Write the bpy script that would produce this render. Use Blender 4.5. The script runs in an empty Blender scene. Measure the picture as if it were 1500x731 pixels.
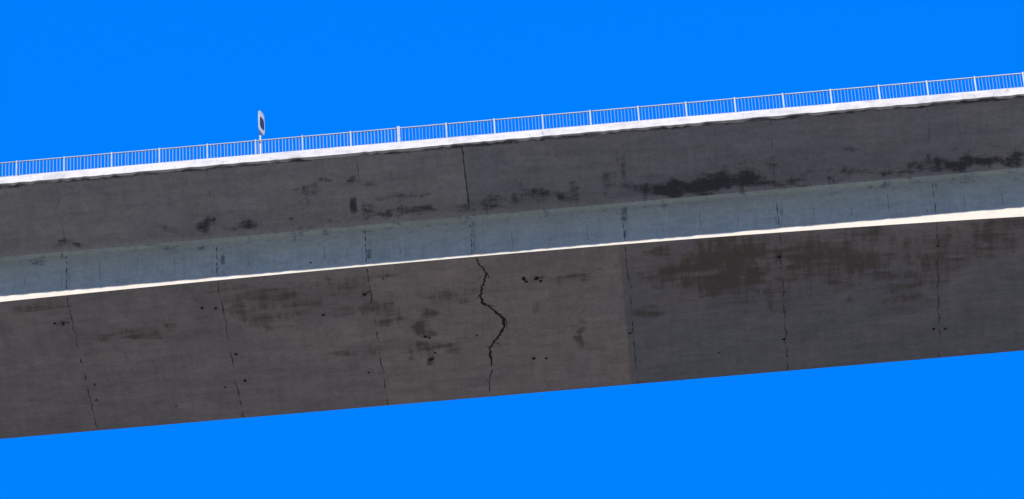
import bpy, math, random
import numpy as np
from mathutils import Vector, Matrix
random.seed(7); rng=np.random.default_rng(3)
sc=bpy.context.scene
sc.view_settings.view_transform='Standard'
try: sc.view_settings.look='None'
except: pass
sc.view_settings.exposure=0

HB=139.0      # height of girder underside above the ground
W=3.5; TIPZ=3.26; FH=0.36; BW=9.43; ROOTZ=2.25; LEN=200.0
SUN=Vector((0.22,-1.0,0.894)).normalized()

# ---------------------------------------------------------------- materials
def newmat(n):
    m=bpy.data.materials.new(n); m.use_nodes=True
    nt=m.node_tree; b=nt.nodes['Principled BSDF']; b.inputs['Roughness'].default_value=.85
    return m,nt,b
def N(nt,t,**k):
    n=nt.nodes.new(t)
    for a,v in k.items(): setattr(n,a,v)
    return n
def noise(nt,co,scale,sc3=(1,1,1),detail=6,rough=.6,dist=0):
    mp=N(nt,'ShaderNodeMapping'); mp.inputs['Scale'].default_value=sc3
    nt.links.new(co,mp.inputs['Vector'])
    n=N(nt,'ShaderNodeTexNoise'); n.inputs['Scale'].default_value=scale
    n.inputs['Detail'].default_value=detail; n.inputs['Roughness'].default_value=rough
    n.inputs['Distortion'].default_value=dist
    nt.links.new(mp.outputs[0],n.inputs['Vector']); return n.outputs['Fac']
def math_(nt,op,a,b,clamp=False):
    m=N(nt,'ShaderNodeMath',operation=op); m.use_clamp=clamp
    for i,v in enumerate((a,b)):
        if isinstance(v,(int,float)): m.inputs[i].default_value=v
        else: nt.links.new(v,m.inputs[i])
    return m.outputs[0]
def mrange(nt,v,a,b,c=0,d=1):
    m=N(nt,'ShaderNodeMapRange',interpolation_type='SMOOTHSTEP')
    nt.links.new(v,m.inputs[0])
    for i,x in enumerate((a,b,c,d)): m.inputs[i+1].default_value=x
    return m.outputs[0]
def mix(nt,f,a,b,mode='MIX'):
    m=N(nt,'ShaderNodeMix',data_type='RGBA',blend_type=mode)
    for s,v in ((0,f),(6,a),(7,b)):
        if isinstance(v,(int,float)): m.inputs[s].default_value=v
        elif isinstance(v,tuple): m.inputs[s].default_value=(*v,1)
        else: nt.links.new(v,m.inputs[s])
    return m.outputs[2]
def brick(nt,co,w,h,off,c1,c2,mo,ms=.008):
    br=N(nt,'ShaderNodeTexBrick'); br.offset=off; br.inputs['Scale'].default_value=1
    br.inputs['Brick Width'].default_value=w; br.inputs['Row Height'].default_value=h
    br.inputs['Mortar Size'].default_value=ms; br.inputs['Mortar Smooth'].default_value=.6
    br.inputs['Color1'].default_value=(c1,c1,c1,1); br.inputs['Color2'].default_value=(c2,c2,c2,1)
    br.inputs['Mortar'].default_value=(mo,mo,mo,1); nt.links.new(co,br.inputs['Vector']); return br.outputs['Color']

def weathered(name,cool,warm,dark,brown,pitch=2.1,blocky=.9):
    m,nt,b=newmat(name); L=nt.links
    co=N(nt,'ShaderNodeTexCoord').outputs['Object']
    at=N(nt,'ShaderNodeAttribute',attribute_name='mask')
    sep=N(nt,'ShaderNodeSeparateColor'); L.new(at.outputs['Color'],sep.inputs[0])
    big=noise(nt,co,.3,(1,1.3,1.3),5,.6)
    streak=noise(nt,co,.8,(.5,3.0,3.0),8,.7,.0)
    drip=noise(nt,co,.9,(3.2,.45,.45),7,.7,.0)      # wash marks running across the slab
    blot=noise(nt,co,1.15,(.75,1.7,1.7),10,.8,.15)
    fine=noise(nt,co,6,(1,1,1),7,.7)
    t=math_(nt,'ADD',sep.outputs[2],math_(nt,'MULTIPLY',math_(nt,'SUBTRACT',big,.5),1.3),True)
    col=mix(nt,t,cool,warm)
    col=mix(nt,.6,col,brick(nt,co,pitch,.62,.37,.9,1.08,.86),'MULTIPLY')
    s=mrange(nt,streak,.3,.72,.92,1.08)
    dr=mrange(nt,drip,.3,.7,.91,1.08)
    f=mrange(nt,fine,.3,.7,.91,1.09)
    g=mrange(nt,blot,.3,.7,.86,1.11)
    cs=N(nt,'ShaderNodeCombineColor')
    sf=math_(nt,'MULTIPLY',math_(nt,'MULTIPLY',math_(nt,'MULTIPLY',s,f),g),dr)
    for i in range(3): L.new(sf,cs.inputs[i])
    col=mix(nt,1.0,col,cs.outputs[0],'MULTIPLY')
    bk=math_(nt,'SUBTRACT',brick(nt,co,.57,.31,.43,0.0,1.0,.5,0),.5)
    bk2=math_(nt,'SUBTRACT',brick(nt,co,1.31,.83,.21,0.0,1.0,.5,0),.5)
    bf=math_(nt,'ADD',sep.outputs[1],math_(nt,'MULTIPLY',math_(nt,'SUBTRACT',streak,.5),1.9))
    bf=math_(nt,'ADD',bf,math_(nt,'MULTIPLY',math_(nt,'SUBTRACT',drip,.5),1.8))
    bf=math_(nt,'ADD',bf,math_(nt,'MULTIPLY',math_(nt,'ADD',bk,math_(nt,'MULTIPLY',bk2,1.4)),.16*blocky))
    bf=math_(nt,'MULTIPLY',mrange(nt,bf,.25,.95),mrange(nt,sep.outputs[1],.0,.35))
    col=mix(nt,math_(nt,'MULTIPLY',bf,.82),col,brown)
    df=math_(nt,'ADD',sep.outputs[0],math_(nt,'MULTIPLY',math_(nt,'SUBTRACT',blot,.5),3.0))
    df=math_(nt,'ADD',df,math_(nt,'MULTIPLY',math_(nt,'SUBTRACT',drip,.5),1.3))
    df=math_(nt,'MULTIPLY',mrange(nt,df,.32,.95),mrange(nt,sep.outputs[0],.0,.3))
    col=mix(nt,math_(nt,'MULTIPLY',df,.9),col,dark)
    pit=mrange(nt,noise(nt,co,3.1,(1,1,1),5,.75),.66,.74)
    col=mix(nt,math_(nt,'MULTIPLY',pit,.5),col,dark)
    L.new(col,b.inputs['Base Color'])
    bp=N(nt,'ShaderNodeBump'); bp.inputs['Strength'].default_value=.25; bp.inputs['Distance'].default_value=.02
    L.new(fine,bp.inputs['Height']); L.new(bp.outputs[0],b.inputs['Normal'])
    return m
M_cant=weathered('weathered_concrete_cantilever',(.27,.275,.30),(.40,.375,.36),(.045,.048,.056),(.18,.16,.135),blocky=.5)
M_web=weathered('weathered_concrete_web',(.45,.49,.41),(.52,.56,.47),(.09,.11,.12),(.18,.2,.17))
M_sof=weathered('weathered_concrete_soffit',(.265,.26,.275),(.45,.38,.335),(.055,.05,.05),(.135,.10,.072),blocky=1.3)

def pale(name,c1,c2,spots):
    m,nt,b=newmat(name); co=N(nt,'ShaderNodeTexCoord').outputs['Object']
    n=noise(nt,co,1.2,(.8,2,2),8,.7); n2=noise(nt,co,5,(1,1,.5),7,.78)
    col=mix(nt,mrange(nt,n,.3,.6),c2,c1)
    col=mix(nt,math_(nt,'MULTIPLY',mrange(nt,n2,.54,.7),spots),col,(.3,.29,.27))
    nt.links.new(col,b.inputs['Base Color']); return m
M_fascia=pale('pale_parapet_concrete',(.74,.70,.65),(.52,.50,.48),.6)
M_edge=pale('painted_sunlit_edge_concrete',(.78,.72,.61),(.70,.64,.53),.2)  # paler than the web: sunlight on the strip is put into the colour
def flat(name,c,rough=.8,metal=0,var=.25,scale=3):
    m,nt,b=newmat(name); co=N(nt,'ShaderNodeTexCoord').outputs['Object']
    n=noise(nt,co,scale,(1,1,1),6,.65)
    a=tuple(x*(1-var) for x in c); d=tuple(min(1,x*(1+var)) for x in c)
    nt.links.new(mix(nt,mrange(nt,n,.3,.7),a,d),b.inputs['Base Color'])
    b.inputs['Roughness'].default_value=rough; b.inputs['Metallic'].default_value=metal
    return m
M_conc=flat('grey_concrete',(.3,.29,.27)); M_asph=flat('asphalt',(.05,.05,.052)); M_white=flat('white_road_paint',(.8,.8,.78),var=.08)
M_crack=flat('crack_shadow',(.02,.018,.018)); M_joint=flat('stained_joint',(.10,.097,.10),var=.5,scale=6)
M_rail=flat('galvanised_steel',(.32,.38,.45),.5,.0,.15); M_bal=flat('galvanised_bars',(.20,.27,.37),.5,.0,.1)
M_signw=flat('sign_white',(.60,.60,.58),.5,0,.12); M_signd=flat('sign_dark_face',(.03,.035,.045),.5,0,.3)

# ---------------------------------------------------------------- helpers
def link(o,parent=None):
    sc.collection.objects.link(o)
    if parent: o.parent=parent
    return o
def mesh(name,v,f,mat,parent=None,smooth=False):
    me=bpy.data.meshes.new(name); me.from_pydata([tuple(map(float,p)) for p in v],[],f); me.update()
    me.materials.append(mat)
    if smooth:
        for p in me.polygons: p.use_smooth=True
    return link(bpy.data.objects.new(name,me),parent)
class Boxes:
    def __init__(s): s.v=[]; s.f=[]
    def box(s,x0,x1,y0,y1,z0,z1):
        i=len(s.v)
        s.v+=[(x0,y0,z0),(x1,y0,z0),(x1,y1,z0),(x0,y1,z0),(x0,y0,z1),(x1,y0,z1),(x1,y1,z1),(x0,y1,z1)]
        s.f+=[tuple(i+k for k in q) for q in ((0,3,2,1),(4,5,6,7),(0,1,5,4),(1,2,6,5),(2,3,7,6),(3,0,4,7))]
def empty(name,loc=(0,0,0)):
    o=bpy.data.objects.new(name,None); o.location=loc; return link(o)
bridge=empty('concrete_box_girder_bridge',(0,0,HB))

xs=np.concatenate([np.arange(-LEN,-27,2.0),np.arange(-27,27,.1),np.arange(27,LEN+.1,2.0)])
def strip_h(x):
    d=x+1.4
    h=.125+np.where(d>0,.42*(d/22.8)**2,.21*(d/20)**2)
    return np.minimum(h,.75)
ZT=TIPZ-W*0.894
def zb(x): return ZT-strip_h(x)

# image units of the camera view (linear projection of the girder, 35 units = 1 m)
K=35.05
def image_uv(x,y,z):
    return 750+K*(x*.9965+y*.075-z*.048), 371-K*(x*.085-y*.640+z*.766)
def soffit_pt(u,v):
    x=(u-750)/K; y=0
    for _ in range(8):
        z=float(zb(x))*(1-y/BW)
        x=((u-750)/K-y*.075+z*.048)/.9965
        y=((v-371)/K+x*.085+z*.766)/.640
    return x,y,float(zb(x))*(1-y/BW)
# domain warp so that stain patches have irregular outlines
WP=[(rng.uniform(.012,.14),rng.uniform(.02,.2),rng.uniform(0,6.3),rng.uniform(0,6.3)) for _ in range(14)]
def warp(u,v):
    du=0*u; dv=0*u
    for a,b,p,q in WP:
        k=.55/(a*8+b*3+.25)
        du=du+6*k*np.sin(a*u+b*v+p); dv=dv+2.6*k*np.sin(a*1.3*u-b*v+q)
    return u+du,v+dv
def blob(u,v,cx,cy,hw,hh,s):
    if min(hw,hh)>7: u,v=warp(u,v)
    du=np.abs(u-cx)/hw; dv=np.abs((v-cy)+.085*(u-cx))/hh
    d=(du**2.2+dv**2.2)**(1/2.2)
    t=np.clip((1.8-d)/1.6,0,1)
    return s*t*t*(3-2*t)
def setmask(o,R,G,B):
    a=o.data.color_attributes.new('mask','FLOAT_COLOR','POINT')
    arr=np.stack([np.clip(R,0,1.2),np.clip(G,0,1.2),np.clip(B,0,1),np.ones_like(R)],1).astype(np.float32)
    a.data.foreach_set('color',arr.ravel())
def grid(name,P,mat,flip=False):
    nx,ny=P.shape[:2]; v=P.reshape(-1,3); f=[]
    for i in range(nx-1):
        for j in range(ny-1):
            q=(i*ny+j,(i+1)*ny+j,(i+1)*ny+j+1,i*ny+j+1)
            f.append(q[::-1] if flip else q)
    return mesh(name,v,f,mat,bridge,True)

# --- cantilever underside -> fillet -> web (front)
prof=[(-W+.0,TIPZ)]
for t in np.linspace(0,1,26)[1:]: prof.append((-W+(W-.30)*t, TIPZ+(2.34-TIPZ)*t))
for a in np.linspace(0,1,7)[1:]:
    p0=np.array((-.30,2.34));p1=np.array((0,2.25));p2=np.array((0,1.98))
    p=(1-a)**2*p0+2*a*(1-a)*p1+a*a*p2; prof.append(tuple(p))
nc=len(prof)-3
prof_c=prof[:nc]; prof_w=prof[nc-1:]+[(0,z) for z in np.linspace(1.9,ZT,16)]
def build(name,pr,mat):
    P=np.array([[(x,y,z) for (y,z) in pr] for x in xs]); o=grid(name,P,mat)
    return o,P.reshape(-1,3)
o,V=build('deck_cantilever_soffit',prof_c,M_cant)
u,v=image_uv(V[:,0],V[:,1],V[:,2]); R=np.zeros(len(V)); G=R.copy()
for b_ in [(1010,272,100,12,1.1),(1060,262,70,14,.8),(1150,264,70,10,.75),(1430,238,90,10,.95),(1260,255,120,9,.62),(800,285,75,12,.7),(700,298,60,10,.68),
           (590,308,80,12,.75),(516,300,6,14,.95),(300,325,12,14,.85),(345,328,40,8,.55),(95,356,30,8,.6),
           (480,272,60,10,.6),(520,262,16,9,.75),(913,250,6,36,.7),(1440,218,70,14,.38),(770,272,10,9,.75),(1360,235,6,12,.8),
           (600,285,60,16,.38),(880,262,50,14,.45),(1200,215,80,14,.28),(240,335,60,10,.38),(440,290,60,14,.32),(1100,245,80,14,.5)]:
    R=np.maximum(R,blob(u,v,*b_))
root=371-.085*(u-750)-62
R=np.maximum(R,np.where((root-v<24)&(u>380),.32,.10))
R=np.maximum(R,np.where(np.abs(V[:,1]+W)<.18,.7,0))  # drip shadow behind the fascia, painted dark into the mask
T=np.where(u<685,.85,np.where(u<915,.42,.27)); G=np.where(u>685,.18,0.10)+0*u
setmask(o,R,G,T)
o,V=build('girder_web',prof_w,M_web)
u,v=image_uv(V[:,0],V[:,1],V[:,2]); R=.0*u
for j in (96,322,539,692,916,1143,1370):
    R=np.maximum(R,blob(u,v,j+2,371-.085*(j-750)-30,4,36,.5))
for b_ in [(324,378,4,12,.8),(540,372,4,12,.7),(692,335,4,22,.7),(916,312,5,16,.8)]: R=np.maximum(R,blob(u,v,*b_))
R=np.maximum(R,np.clip((V[:,2]-1.2)/.8,0,1)*.26+.12)
setmask(o,R,R*0+.12,.5+0*u)
# --- bottom soffit
ys=np.linspace(-.03,BW,94)
P=np.array([[(x,y,float(zb(x))*(1-max(y,0)/BW)) for y in ys] for x in xs])
o=grid('bottom_slab_soffit',P,M_sof,flip=True); V=P.reshape(-1,3); u,v=image_uv(V[:,0],V[:,1],V[:,2])
G=0*u+.10;R=0*u+.05
for b_ in [(1045,392,110,46,.85),(1000,370,60,20,.7),(1215,383,120,42,.8),(1340,390,70,60,.55),(1430,350,90,28,.66),(945,455,30,12,.65),
           (400,445,150,32,.55),(180,485,100,22,.45),(560,455,28,26,.8),(615,465,16,24,.8),(660,438,44,20,.6),
           (500,420,80,20,.58),(640,512,60,14,.5),(850,485,9,28,.55),(830,402,60,12,.55),(520,515,45,12,.45),(1130,440,90,16,.6),(1420,430,50,12,.38),
           (1150,410,18,60,.6),(1250,430,14,34,.45),(800,440,70,30,.28),(60,455,60,20,.35),(1340,455,30,12,.45)]:
    G=np.maximum(G,blob(u,v,*b_))
for b_ in [(628,525,7,15,.75),(622,492,10,6,.7),(532,430,14,7,.65),(786,407,14,6,.65),(85,473,16,6,.6),(925,400,5,40,.45),(700,400,10,25,.3)]: R=np.maximum(R,blob(u,v,*b_))
R=np.maximum(R,np.where(V[:,1]>BW-.10,.5,0))
du=u-(.12*(v-450))
T=np.where(du<318,.58,np.where(du<539,.66,np.where(du<916,.86,.15)))
top=(v-(371-.085*(u-750)))
T=np.where(du>916,np.clip(.55-top/230,.10,.5),T)
T=T-np.clip((top-130)/90,0,1)*.15
setmask(o,R,G,T)
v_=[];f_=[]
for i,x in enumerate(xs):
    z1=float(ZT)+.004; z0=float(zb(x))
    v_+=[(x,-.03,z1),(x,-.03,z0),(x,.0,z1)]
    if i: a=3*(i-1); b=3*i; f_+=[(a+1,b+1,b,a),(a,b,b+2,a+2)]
mesh('sunlit_web_strip',v_,f_,M_edge,bridge)  # strip begins at the shadow line; its pale colour stands for sunlight
v_=[];f_=[]
pr=[(BW,0),(BW,1.98),(BW+.3,2.34),(BW+W,TIPZ)]
for i,x in enumerate((-LEN,LEN)):
    for y,z in pr: v_.append((x,y,z))
for k in range(3): f_.append((k,k+1,4+k+1,4+k))
mesh('rear_web',v_,f_,M_conc,bridge)
def fascia(name,y0,y1):
    v_=[];f_=[]; X=np.arange(-LEN,LEN+.1,.25); d=0
    for i,x in enumerate(X):
        if i%16==0: d=(rng.random()-.5)*.03
        zt=TIPZ+FH+(rng.random()-.5)*.02+d; zl=TIPZ-.02+(rng.random()-.5)*.04
        v_+=[(x,y0,zl),(x,y0,zt),(x,y1,zt),(x,y1,zl)]
        if i:
            a=4*(i-1);b=4*i
            for k in range(4): f_.append((a+k,a+(k+1)%4,b+(k+1)%4,b+k))
    return mesh(name,v_,f_,M_fascia,bridge)
fascia('parapet_fascia',-W-.06,-W+.25); fascia('rear_parapet_fascia',BW+W-.25,BW+W+.06)
B=Boxes(); B.box(-LEN,LEN,-W+.25,BW+W-.25,TIPZ+.12,TIPZ+.25); mesh('road_deck',B.v,B.f,M_asph,bridge)
B=Boxes()
for y in (-W+.9,BW+W-.9): B.box(-LEN,LEN,y-.07,y+.07,TIPZ+.254,TIPZ+.258)
for x in np.arange(-LEN,LEN,9): B.box(x,x+4,BW/2-.07,BW/2+.07,TIPZ+.254,TIPZ+.258)
mesh('lane_markings',B.v,B.f,M_white,bridge)

def ribbon(pts,wd,n,vv,ff):
    i0=len(vv); pts=[Vector(p) for p in pts]
    for i,p in enumerate(pts):
        d=(pts[min(i+1,len(pts)-1)]-pts[max(i-1,0)]).normalized(); s=d.cross(Vector(n)).normalized()
        w=wd[i]/2
        vv+=[tuple(p+s*w),tuple(p-s*w)]
        if i: a=i0+2*(i-1); ff.append((a,a+1,a+3,a+2))
vv=[];ff=[]
JX=[-18.75,-12.4,-6.12,-1.68,4.72,11.2,17.75]
for jx in list(JX)+[JX[0]-6.3*k for k in range(1,25)]+[JX[-1]+6.3*k for k in range(1,25)]:
    strong=1.0 if jx in JX else .7
    y=0.05; isc=abs(jx+1.68)<.01
    while y<BW-.2:
        if isc and y<8.2: y=8.2
        L=random.uniform(.4,1.6); pts=[];wd=[]
        for t in np.linspace(0,1,7):
            yy=min(y+L*t,BW-.1); pts.append((jx+random.gauss(0,.022),yy,float(zb(jx))*(1-yy/BW)-.004)); wd.append(random.uniform(.02,.08)*strong*(math.sin(math.pi*(.1+.8*t))))
        ribbon(pts,wd,(0,0,1),vv,ff); y+=L+random.choice((0.0,.05,.3,.7))
    z=ZT+.05
    while z<1.9:
        L=random.uniform(.2,.7); pts=[];wd=[]
        for t in np.linspace(0,1,6):
            pts.append((jx+random.gauss(0,.012),-.004,min(z+L*t,1.95))); wd.append(random.uniform(.02,.07)*math.sin(math.pi*(.1+.8*t)))
        ribbon(pts,wd,(0,1,0),vv,ff); z+=L+random.choice((.03,.1,.3))
    full=isc; y=-.35
    while y>-W+.1:
        L=random.uniform(.3,.9); pts=[];wd=[]
        for t in np.linspace(0,1,6):
            yy=max(y-L*t,-W+.1); zz=2.34+(yy+.30)/(-W+.30)*(TIPZ-2.34)
            pts.append((jx+random.gauss(0,.01),yy,zz-.006)); wd.append((random.uniform(.05,.09) if full else random.uniform(.008,.035))*math.sin(math.pi*(.15+.7*t)))
        ribbon(pts,wd,(0,0,1),vv,ff); y-=L+(-.1 if full else random.choice((.1,.4,.9)))
for x in np.arange(-60,60,1.58):
    z=ZT+random.uniform(.1,.5); pts=[(x+random.gauss(0,.01),-.004,z+k*.12) for k in range(random.randint(3,9))]
    ribbon(pts,[random.uniform(.006,.024) for _ in pts],(0,1,0),vv,ff)
mesh('segment_joint_stains',vv,ff,M_joint,bridge)

base=[(697,376),(703,388),(712,399),(709,410),(705,420),(703,432),(706,444),(717,450),(727,459),(738,468),(737,480),(731,492),(722,503),(716,513),(717,528),(720,543)]
wid=[1.8,2.4,3,2.4,3,4.2,4.8,3.2,4.2,5.2,4.6,3.8,3.2,3,3.6,1.8]
vv=[];ff=[];pts=[];wd=[]
for i in range(len(base)-1):
    for t in np.linspace(0,1,7)[:-1]:
        a=base[i];b=base[i+1]
        x,y,z=soffit_pt(a[0]+(b[0]-a[0])*t+random.gauss(0,.75),a[1]+(b[1]-a[1])*t+random.gauss(0,.4))
        pts.append((x,y,z-.008)); wd.append((wid[i]+(wid[i+1]-wid[i])*t)/K*random.uniform(.55,1.2))
ribbon(pts,wd,(0,0,1),vv,ff)
for br in ([(706,446),(716,447),(726,449)],[(738,466),(742,474),(741,482)],[(716,513),(712,509)],[(713,400),(716,407)],[(720,545),(716,556),(715,568)],[(703,430),(698,437)],[(722,503),(729,505),(733,510)]):
    P_=[soffit_pt(*q) for q in br]; P_=[(a,b,c-.007) for a,b,c in P_]
    ribbon(P_,[.05,.035,.015][:len(P_)],(0,0,1),vv,ff)
for (hx,hy,r) in [(767,408,5),(786,407,4.5),(792,411,3),(771,412,3),(782,528,3.4),(801,528,3),(628,529,3.8),(634,519,2.6),(620,494,3.4),(626,496,2.2),(86,472,3.2),(74,472,2.6),(94,471,1.8),
    (292,450,2.6),(312,450,3.2),(1143,376,3.4),(1157,500,2.8),(1382,485,2.6),(1399,485,2.4),(532,430,3.4),(538,426,2.2),(348,561,3),(318,571,2.2),(123,566,2.4),(123,590,2),
    (470,461,2.6),(337,520,2.8),(926,490,2.6),(534,549,2.2),(697,492,2.2),(560,407,1.8),(1375,360,2.2),(242,600,1.8),(455,383,1.8),(1060,520,1.8)]:
    x,y,z=soffit_pt(hx,hy); n=9; i0=len(vv)
    for k in range(n):
        a=2*math.pi*k/n; rr=r/K*random.uniform(.55,1.2); vv.append((x+rr*math.cos(a),y+1.15*rr*math.sin(a),z-.010))
    ff.append(tuple(range(i0,i0+n)))
mesh('concrete_crack_and_spalls',vv,ff,M_crack,bridge)

def pier(x):
    H=HB; v_=[];f_=[]; cy=BW/2
    for z,hx,hy in [(0,4.2,5.6),(H*.5,3.2,4.8),(H-4,2.4,4.2),(H-.3,2.4,4.4)]:
        c=.5
        for sx,sy in ((-1,-1),(1,-1),(1,1),(-1,1)):
            P=[(sx*(hx-c),sy*hy),(sx*hx,sy*(hy-c))]
            if sx*sy>0: P=P[::-1]
            for a,b in P: v_.append((x+a,cy+b,z-HB))
    for s in range(3):
        for k in range(8): f_.append((8*s+k,8*s+(k+1)%8,8*(s+1)+(k+1)%8,8*(s+1)+k))
    f_.append(tuple(range(24,32)))
    mesh('pier',v_,f_,M_conc,bridge)
for x in (-130,-52,52,130): pier(x)

def railing(y):
    r=empty('bridge_railing',(0,y,HB+TIPZ+FH)); H=.86
    B=Boxes(); px=[-4.30+2.013*k for k in range(-60,75)]
    for k,x in enumerate(px):
        w=.032 if k!=60 else .06
        x+=random.gauss(0,.01)
        B.box(x-w,x+w,-.035,.035,-.03,H+.06 if k!=60 else H+.09)
    mesh('posts',B.v,B.f,M_rail,r)
    B=Boxes(); B.box(px[0],px[-1],-.025,.025,H-.015,H+.025); B.box(px[0],px[-1],-.012,.012,.09,.11); mesh('rails',B.v,B.f,M_rail,r)
    B=Boxes()
    for k,x in enumerate(px[:-1]):
        n=14
        for j in range(1,n):
            xx=x+2.013*j/n+random.gauss(0,.006); h=.011 if k<60 else .006
            B.box(xx-h,xx+h,-.010,.010,.11,H-.015)
    mesh('balusters',B.v,B.f,M_bal,r)
railing(-W+.06); railing(BW+W-.06)

# ---------------------------------------------------------------- sign on the bridge
sg=empty('traffic_sign',(-10.12,-W+.16,HB+TIPZ+FH))
bpy.ops.mesh.primitive_cylinder_add(vertices=16,radius=.04,depth=2.4,location=(0,0,1.2)); p=bpy.context.object
p.name='post'; p.data.materials.append(M_signw); p.parent=sg
def plate(name,w,h,y,th,mat,zc):
    v_=[];n=40
    for s in (y,y+th):
        for k in range(n):
            a=2*math.pi*k/n; e=.5
            v_.append((w*math.copysign(abs(math.cos(a))**e,math.cos(a)),s,zc+h*math.copysign(abs(math.sin(a))**e,math.sin(a))))
    f_=[tuple(range(n)),tuple(range(2*n-1,n-1,-1))]+[(k,n+k,n+(k+1)%n,(k+1)%n) for k in range(n)]
    o=mesh(name,v_,f_,mat,sg); o.rotation_euler=(0,0,math.radians(67)); return o
plate('panel',.235,.60,-.10,.045,M_signw,1.90)
plate('panel_face',.18,.30,-.107,.006,M_signd,1.86)
plate('panel_back',.19,.54,-.048,.006,M_signd,1.90)

# ---------------------------------------------------------------- ground
n=161; ax=np.linspace(-1,1,n); ax=np.sign(ax)*np.abs(ax)**2.2*7000
gv=[];gf=[]
for i in range(n):
    for j in range(n):
        x,y=ax[i],ax[j]; r=math.hypot(x,y); k=min(1,max(0,(r-500)/2500))
        z=k*k*(90*math.sin(x*.0013+1)*math.cos(y*.0011)+60*math.sin(x*.003+y*.002)+60)
        gv.append((x,y,z))
for i in range(n-1):
    for j in range(n-1): gf.append((i*n+j,(i+1)*n+j,(i+1)*n+j+1,i*n+j+1))
m,nt,b=newmat('dry_grass_and_soil'); co=N(nt,'ShaderNodeTexCoord').outputs['Object']
c=mix(nt,mrange(nt,noise(nt,co,.01,(1,1,1),8,.6),.35,.65),(.125,.125,.075),(.23,.185,.135))
c=mix(nt,mrange(nt,noise(nt,co,.6,(1,1,1),8,.7),.35,.65,0,.5),c,(.14,.115,.085)); nt.links.new(c,b.inputs['Base Color'])
mesh('ground',gv,gf,m,None,True)

# ---------------------------------------------------------------- sun + sky
l=bpy.data.lights.new('sun','SUN'); l.energy=4.8; l.angle=math.radians(.5); l.color=(1,.95,.87)
o=link(bpy.data.objects.new('sun',l)); o.rotation_euler=SUN.to_track_quat('Z','Y').to_euler()
w=bpy.data.worlds.new('World'); sc.world=w; w.use_nodes=True; nt=w.node_tree
bg=nt.nodes['Background']; bg.inputs['Strength'].default_value=.1
sky=N(nt,'ShaderNodeTexSky',sky_type='NISHITA'); sky.sun_disc=False
sky.sun_elevation=math.asin(SUN.z); sky.sun_rotation=math.atan2(SUN.x,SUN.y)
tc=N(nt,'ShaderNodeTexCoord'); sp=N(nt,'ShaderNodeSeparateXYZ'); nt.links.new(tc.outputs['Generated'],sp.inputs[0])
fac=mrange(nt,sp.outputs[2],0.0,.55,.3,1.0)
grad=mrange(nt,sp.outputs[2],.58,.70,0,1)
deep=mix(nt,grad,(0.0,2.25,10.2),(0.0,2.12,9.9))
nt.links.new(mix(nt,fac,sky.outputs[0],deep),bg.inputs['Color'])

# ---------------------------------------------------------------- camera
D=214.0; e=math.radians(40); psi=math.radians(2.0); rho=math.radians(3.7)
tgt=Vector((0,0,HB+.24))
fwd=Vector((-math.sin(psi)*math.cos(e),math.cos(psi)*math.cos(e),math.sin(e)))
right=fwd.cross(Vector((0,0,1))).normalized(); up=right.cross(fwd)
up2=up*math.cos(rho)+right*math.sin(rho); r2=fwd.cross(up2)
M=Matrix((r2,up2,-fwd)).transposed().to_4x4(); M.translation=tgt-fwd*D
cd=bpy.data.cameras.new('camera'); cd.lens=180; cd.sensor_width=36; cd.clip_end=20000; cd.clip_start=.5
cam=link(bpy.data.objects.new('camera',cd)); cam.matrix_world=M; sc.camera=cam
